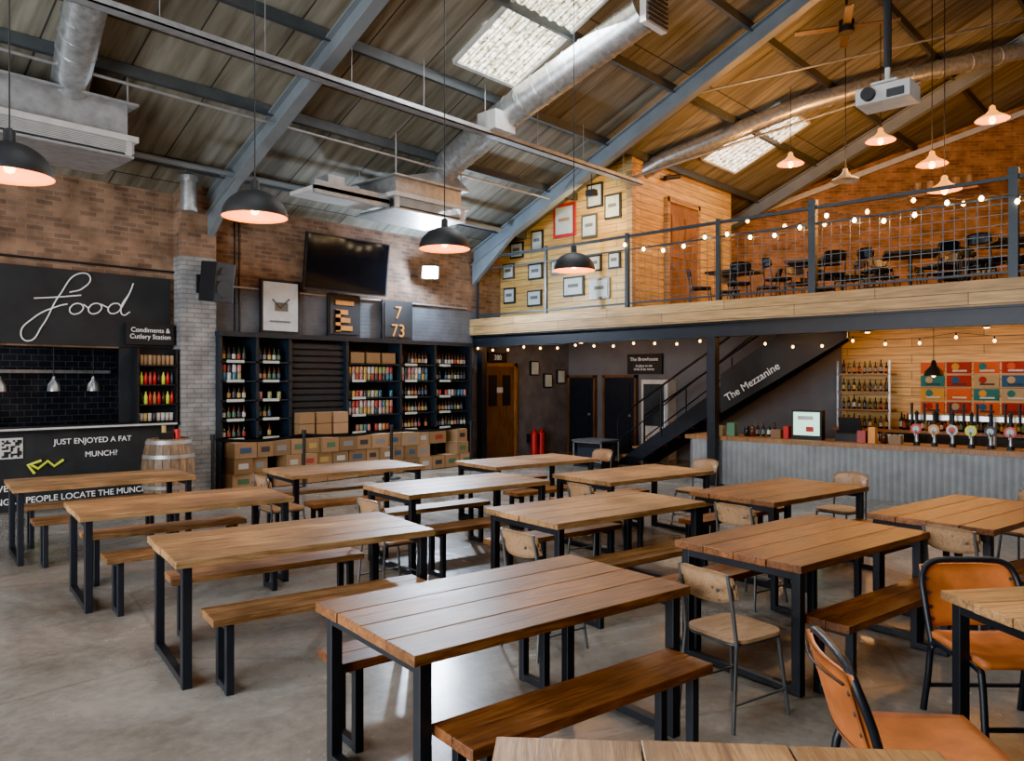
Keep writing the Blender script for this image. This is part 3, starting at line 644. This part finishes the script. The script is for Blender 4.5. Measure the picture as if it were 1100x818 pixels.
# ------------------------------------------------------------ railing
b=B(); xr=11.96
for z,r in((4.47,.035),(4.22,.02),(3.22,.022)): b.tube([(xr,12.25,z),(xr,-4,z)],r,M_RAIL,seg=4)
for y,w in((12.2,.05),(10.2,.05),(8.21,.07),(6.35,.07),(4.74,.11),(2.08,.11),(-.4,.1)): b.box(xr,y,3.82,w,w,1.42,M_RAIL)
for y,z in((4.74,4.55),(2.08,4.55)): b.box(xr,y,z,.12,.12,.08,M_RAIL)
b.obj('mezzanine_railing')
b=B()
for i in range(int(9.2/.14)): b.tube([(xr,8.1-.14*i,3.22),(xr,8.1-.14*i,4.22)],.0055,M_CHMET,seg=4)
for k in range(7): b.tube([(xr,8.2,3.3+.14*k),(xr,-1,3.3+.14*k)],.0055,M_CHMET,seg=4)
b.obj('railing_mesh_panel')
def string(name,x,ya,yb,z,sag,n,span,r,mat):
    b=B(); pts=[]
    for i in range(n):
        t=i/(n-1); y=ya+(yb-ya)*t; ph=(abs(y-ya)%span)/span; zz=z-sag*math.sin(math.pi*ph)
        pts.append((x,y,zz+.05)); b.lathe([(0,-r*1.2),(r*.7,-r*.8),(r,0),(r*.5,r),(.0,r*1.1)],(x,y,zz-.02),mat,8); b.cyl((x,y,zz),(x,y,zz+.05),.012,M_BLACK,seg=6)
    b.tube(pts,.006,M_BLACK,seg=4); b.obj(name)
string('string_lights',11.86,8.2,1.2,4.32,.2,18,1.85,.033,M_BULBW)
string('string_lights',11.78,12.0,6.6,2.5,.06,13,1.4,.022,M_BULB)
string('string_lights',13.0,6.0,0,2.45,.08,13,1.5,.024,M_BULB)
string('string_lights',15.4,7.5,1,5.2,.3,9,3,.042,M_BULB)
# mezz furniture
b=B(); 
b.box(0,0,.73,.8,.8,.04,M_STEEL); b.cyl((0,0,.02),(0,0,.72),.03,M_STEEL); b.box(0,0,.015,.45,.45,.03,M_STEEL); MT=b.mesh('pub_table')
for i,(x,y) in enumerate(((13.6,6.9),(13.4,5.3),(13.6,3.8),(13.5,2.3),(15.6,5.6),(15.6,3.4),(13.6,.8))):
    put(MT,'pub_table',(x,y,3.1),10*i)
    for a in(35,125,215,305)[:4 if i<6 else 2]:
        aa=a+10*i; put(CHD,'pub_chair',(x-.62*math.cos(R(aa)),y-.62*math.sin(R(aa)),3.1),aa)
b=B(); b.bx(19.2,19.5,4.0,5.4,6.0,6.05,M_DOORW); 
for k in range(5): b.cyl((19.35,4.2+.26*k,6.05),(19.35,4.2+.26*k,6.32),.09,M_OAK)
b.obj('wall_shelf_with_kegs')
# ------------------------------------------------------------ under the mezzanine
b=B(); b.bx(12.2,13.2,12.24,12.3,0,2.1,M_DOORD); b.bx(12.12,12.2,12.22,12.3,0,2.18,M_DOORW); b.bx(13.2,13.28,12.22,12.3,0,2.18,M_DOORW); b.bx(12.12,13.28,12.22,12.3,2.1,2.18,M_DOORW); b.bx(12.35,12.6,12.22,12.24,1.2,1.9,M_BLACK); b.bx(12.8,13.05,12.22,12.24,1.2,1.9,M_BLACK); b.bx(12.6,12.8,12.225,12.24,1.5,1.62,M_WHITE); b.obj('door_2')
b=B(); b.bx(12.3,12.9,12.2,12.24,2.2,2.42,M_BLACK); o=b.obj('number_sign'); text('sign_text','380',(12.6,12.19,2.25),.16,M_TXT,align='CENTER',parent=o)
M_NAVY=plain('dark_blue_door',(.012,.016,.026),.5)
for i,(ya,yb2,z) in enumerate(((11.45,12.2,1.85),(10.25,11.1,1.85))):
    b=B(); b.bx(15.22,15.3,ya,yb2,0,z,M_NAVY); b.bx(15.2,15.3,ya-.06,ya,0,z+.06,M_DOORD); b.bx(15.2,15.3,yb2,yb2+.06,0,z+.06,M_DOORD); b.bx(15.2,15.3,ya-.06,yb2+.06,z,z+.06,M_DOORD); b.cyl((15.2,ya+.1,.95),(15.16,ya+.1,.95),.03,M_GALV)
    for z0,z1 in((.15,.85),(1.05,1.7)): b.bx(15.2,15.22,ya+.12,yb2-.12,z0,z1,M_NAVY)
    b.obj('door_%d'%(3+i))
b=B(); b.bx(14.9,15.28,9.15,9.85,0,1.8,M_WHITE); b.bx(14.88,14.9,9.22,9.78,.75,1.7,plain('fridge_glass',(.05,.06,.07),.1)); b.bx(14.86,14.9,9.2,9.24,.7,1.3,M_GALV); b.obj('drinks_fridge',bevel=.01)
b=B(); b.bx(15.22,15.28,9.5,10.45,1.93,2.4,M_CHALK); o=b.obj('welcome_chalkboard'); text('sign_text',"The Brewhouse",(15.21,9.98,2.24),.12,M_TXT,'x','CENTER',parent=o); text('sign_text',"A place to eat\ndrink & be merry",(15.21,9.98,2.1),.08,M_TXT,'x','CENTER',parent=o)
for x in(13.75,14.0):
    b=B(); b.cyl((x,12.1,.02),(x,12.1,.52),.08,M_RED,seg=16); b.lathe([(.08,.52),(.03,.58),(.02,.64),(0,.64)],(x,12.1,0),M_RED,16); b.tube([(x,12.1,.62),(x+.1,12.05,.5),(x+.1,12.05,.25)],.012,M_BLACK); b.bx(x-.05,x+.05,12.17,12.3,.3,.5,M_BLACK); b.obj('fire_extinguisher')
for x,z in((13.8,1.9),(14.3,1.6),(14.8,1.7)):
    b=B(); b.bx(x,x+.3,12.25,12.3,z,z+.35,M_BLACK); b.bx(x+.03,x+.27,12.24,12.25,z+.03,z+.32,M_PAPER); b.obj('wall_notice')
b=B(); b.bx(12.55,13.15,9.25,9.95,0,.12,M_BLACK); b.bx(12.6,13.1,9.3,9.9,.12,.52,M_NAVY); b.bx(12.52,13.18,9.22,9.98,.52,.56,M_DGREY)
for y in(9.24,9.94):
    for x in (12.54,13.14): b.bx(x,x+.02,y,y+.02,.1,.54,M_GALV)
b.bx(12.54,12.56,9.24,9.96,.5,.53,M_GALV); b.bx(12.54,12.56,9.24,9.96,.12,.14,M_GALV)
b.obj('display_cabinet')
# stairs
b=B(); y0s,y1s=9.5,5.3; nst=13
for i in range(nst):
    t=i/nst; y=y0s+(y1s-y0s)*t; z=2.6*(t+1/nst); b.box(14.0,y-.15,z-.02,.9,.3,.04,M_DOORW)
for x in(13.5,14.5):
    b.prism([(x,y0s+.1,0),(x,y0s-.35,0),(x,y1s-.2,2.5),(x,y1s-.2,2.75),(x,y1s+.2,2.75)],(.05,0,0),M_STEEL)
    b.tube([(x,y0s,0),(x,y0s,1.0),(x,y1s+1.5,2.7)],.025,M_STEEL,seg=6)
    for t in(.25,.5): b.tube([(x,y0s+(y1s-y0s)*t,2.6*t),(x,y0s+(y1s-y0s)*t,2.6*t+.95)],.02,M_STEEL,seg=6)
    b.tube([(x,y0s,.5),(x,y1s+1.2,2.6)],.015,M_STEEL,seg=6)
b.prism([(13.45,7.1,1.15),(13.45,4.75,2.5),(13.45,4.75,2.72),(13.45,5.8,2.72),(13.45,7.1,1.9)],(.03,0,0),M_CHALK)
st=b.obj('staircase')
text('sign_text',"The Mezzanine",(13.43,6.95,1.38),.2,M_TXT,'x',tilt=31,parent=st)
# ------------------------------------------------------------ bar
b=B(); yA,yB=6.95,-3; n=int((yA-yB)/.02)
def corr(u,v):
    y=yA+(yB-yA)*u; return (12.12+.012*math.sin(y*2*math.pi/.095),y,.0+.78*v)
b.sheet(corr,n,1,(.01,0,0),M_CORR)
b.bx(12.14,12.6,yB,yA,0,.78,M_DGREY)
b.bx(12.02,12.75,yB,yA+.08,.76,.83,M_DOORW); b.bx(12.12,12.6,yA,yA+.03,0,.76,M_GREY)
b.obj('bar_counter')
b=B(); b.bx(12.25,12.4,4.72,5.2,.832,1.3,M_BLACK); b.bx(12.24,12.25,4.75,5.17,.9,1.27,M_SCREEN); b.box(12.23,4.97,1.18,.01,.25,.06,M_WHITE); b.box(12.23,4.9,1.0,.01,.12,.08,M_RED); b.obj('menu_screen')
b=B(); b.bx(12.35,12.65,4.2,4.55,.832,.95,M_BLACK); b.box(12.5,4.37,1.08,.03,.34,.24,M_BLACK,rot=(0,-.3,0)); b.obj('till')
for i in range(9):
    y=3.35-.235*i
    b=B(); b.cyl((0,0,0),(0,0,.05),.045,M_BLACK); b.cyl((0,0,.05),(0,0,.22),.022,M_GALV,r1=.018); b.tube([(0,0,.2),(-.08,0,.22),(-.1,0,.14)],.01,M_GALV)
    b.cyl((0,0,.22),(0,0,.46),.016,M_BLACK,r1=.026); b.lathe([(0,.46),(.028,.46),(.02,.5),(0,.51)],(0,0,0),M_BLACK,10)
    cm=(M_RED,M_ORN,M_PAPER,M_YEL,M_NAVY)[i%5]
    b.cyl((-.03,0,.24),(-.045,0,.24),.075,cm,seg=16); b.cyl((-.045,0,.24),(-.048,0,.24),.045,M_PAPER if cm is not M_PAPER else M_RED,seg=16); b.obj('beer_pump',(12.3,y,.832))
b=B(); b.bx(12.45,12.52,1.0,3.5,1.2,1.27,M_GALV)
for i in range(14):
    y=3.45-.17*i; b.cyl((12.42,y,1.16),(12.42,y,1.45),.014,M_BLACK,r1=.02); 
for y in(1.1,2.4,3.4): b.cyl((12.48,y,.832),(12.48,y,1.2),.025,M_GALV)
b.obj('tap_rail')
b=B()
for i in range(10): b.lathe([(0,0),(.03,0),(.035,.12),(.033,.12),(0,.01)],(12.6,3.65+.09*i,.832),M_PAPER,10) if i<5 else bottle(b,12.5,5.6+.1*(i-5),.832,.9)
b.obj('bar_glassware')
b=B()
for y,w,h,m in((6.5,.2,.16,M_CARD),(6.25,.14,.22,M_LABEL),(5.45,.16,.14,M_CARD),(5.28,.08,.2,M_RED),(4.1,.12,.18,M_LABEL),(3.95,.1,.24,M_ORN),(3.62,.16,.13,M_CARD)): b.bx(12.2,12.32,y-w/2,y+w/2,.832,.832+h,m)
for y in(6.0,5.9,4.02,3.8): b.lathe([(0,0),(.05,0),(.052,.12),(.04,.14),(.045,.17),(0,.17)],(12.3,y,.832),M_GLASS,14)
b.obj('counter_snacks_and_jars')
b=B(); b.bx(14.75,15.28,-3,5.4,0,.85,M_BLACK); b.bx(14.7,15.28,-3,5.45,.85,.9,M_DOORW)
M_FR=plain('fridge_dark',(.03,.035,.04),.15)
for k in range(11):
    y=5.3-.75*k; b.bx(14.73,14.75,y-.7,y-.02,.08,.8,M_FR)
b.obj('back_bar_counter')
b=B()
for z in(1.22,1.55,1.88): b.bx(14.85,15.28,4.5,5.42,z,z+.03,M_DOORW)
for y in(4.5,5.42): b.bx(14.85,14.88,y-.015,y+.015,.9,2.15,M_GALV)
for z in(.902,1.252,1.582,1.912):
    for i in range(9): bottle(b,14.95,4.58+.095*i,z,random.uniform(.75,.98))
b.obj('spirits_shelf')
b=B()
for i in range(44):
    y=4.35-.1*i
    for xx in(14.85,15.05):
        if random.random()<.85: bottle(b,xx,y,.9,random.uniform(.8,1.15))
b.obj('back_bar_bottles')
M_S=[plain('sign_colour_%d'%i,c,.7,0,.05) for i,c in enumerate([(.60,.08,.004),(.004,.08,.22),(.62,.30,.006),(.32,.005,.004),(.004,.15,.16),(.42,.32,.17)])]
b=B()
for i in range(4):
    for k in range(4):
        w,h=.38,.2; y=3.9-.42*i; z=1.3+.235*k; m=M_S[(i*3+k*2+(i*k)%3)%6]; m2=M_S[(i*2+k+3)%6]
        b.bx(15.26,15.29,y-w/2,y+w/2,z-h/2,z+h/2,m)
        b.tube([(15.262,y+.05,z+.02),(15.25,y+.05,z+.02)],.06,m2,seg=14); b.bx(15.25,15.26,y-w/3,y+w/4,z-.07,z-.04,M_PAPER if k%2 else M_BLACK)
b.obj('tin_sign_display')
for y in(3.38,1.6,-.2):
    b=B(); b.lathe([(.14,0),(.13,.08),(.05,.16),(.03,.24),(.01,.25)],(0,0,0),M_BLACK,20); b.lathe([(.13,.01),(.04,.14)],(0,0,0),M_COPPER,20); b.lathe([(0,-.02),(.03,0),(.02,.06)],(0,0,0),M_BULB,10); b.cyl((0,0,.24),(0,0,.85),.006,M_BLACK,seg=6)
    o=b.obj('bar_pendant_lamp',(13.3,y,1.85)); point('bar_pendant_glow',(0,0,-.05),9,WARM,.04,o)
for i,(x,y,p) in enumerate(((14.0,4.6,17),(14.0,2.8,14),(14.0,1,14),(13,7.8,11),(13.5,10.5,16),(12.6,5.5,8))):
    b=B(); b.cyl((0,0,0),(0,0,.1),.05,M_BLACK); b.cyl((0,0,-.01),(0,0,0),.04,M_BULB); o=b.obj('added_warm_lamp',(x,y,2.62)); point('added_warm_glow',(0,0,-.06),p,(1,.48,.15),.05,o)  # fixtures added to carry warm light under the mezzanine
b=B(); b.box(0,0,0,.12,.2,.12,M_BLACK); b.tube([(0,0,.05),(0,0,.36)],.01,M_BLACK,seg=6); o=b.obj('added_room_lamp',(11.9,9.0,5.4))  # invented fixture, added to warm the mezzanine room wall
area('added_room_lamp_beam',(11.98,9.0,5.32),(12.8,10.4,4.2),.2,.2,30,(1,.72,.34))
# ------------------------------------------------------------ daylight
area('doorway_daylight',(-4.6,4.5,2.2),(6,5,.8),7.5,4.0,900,(.92,.96,1))
w=bpy.data.worlds.new('w'); SC.world=w; w.use_nodes=True; w.node_tree.nodes['Background'].inputs[0].default_value=(.6,.75,1,1); w.node_tree.nodes['Background'].inputs[1].default_value=1.0
cam=bpy.data.cameras.new('camera'); cam.sensor_width=36; cam.lens=27.03; cam.clip_start=.05
co=bpy.data.objects.new('camera',cam); SC.collection.objects.link(co); co.location=(0,0,1.78); co.rotation_euler=(R(90),0,R(-47)); SC.camera=co
SC.view_settings.view_transform='AgX'; SC.view_settings.look='AgX - Punchy'; SC.view_settings.exposure=1.2
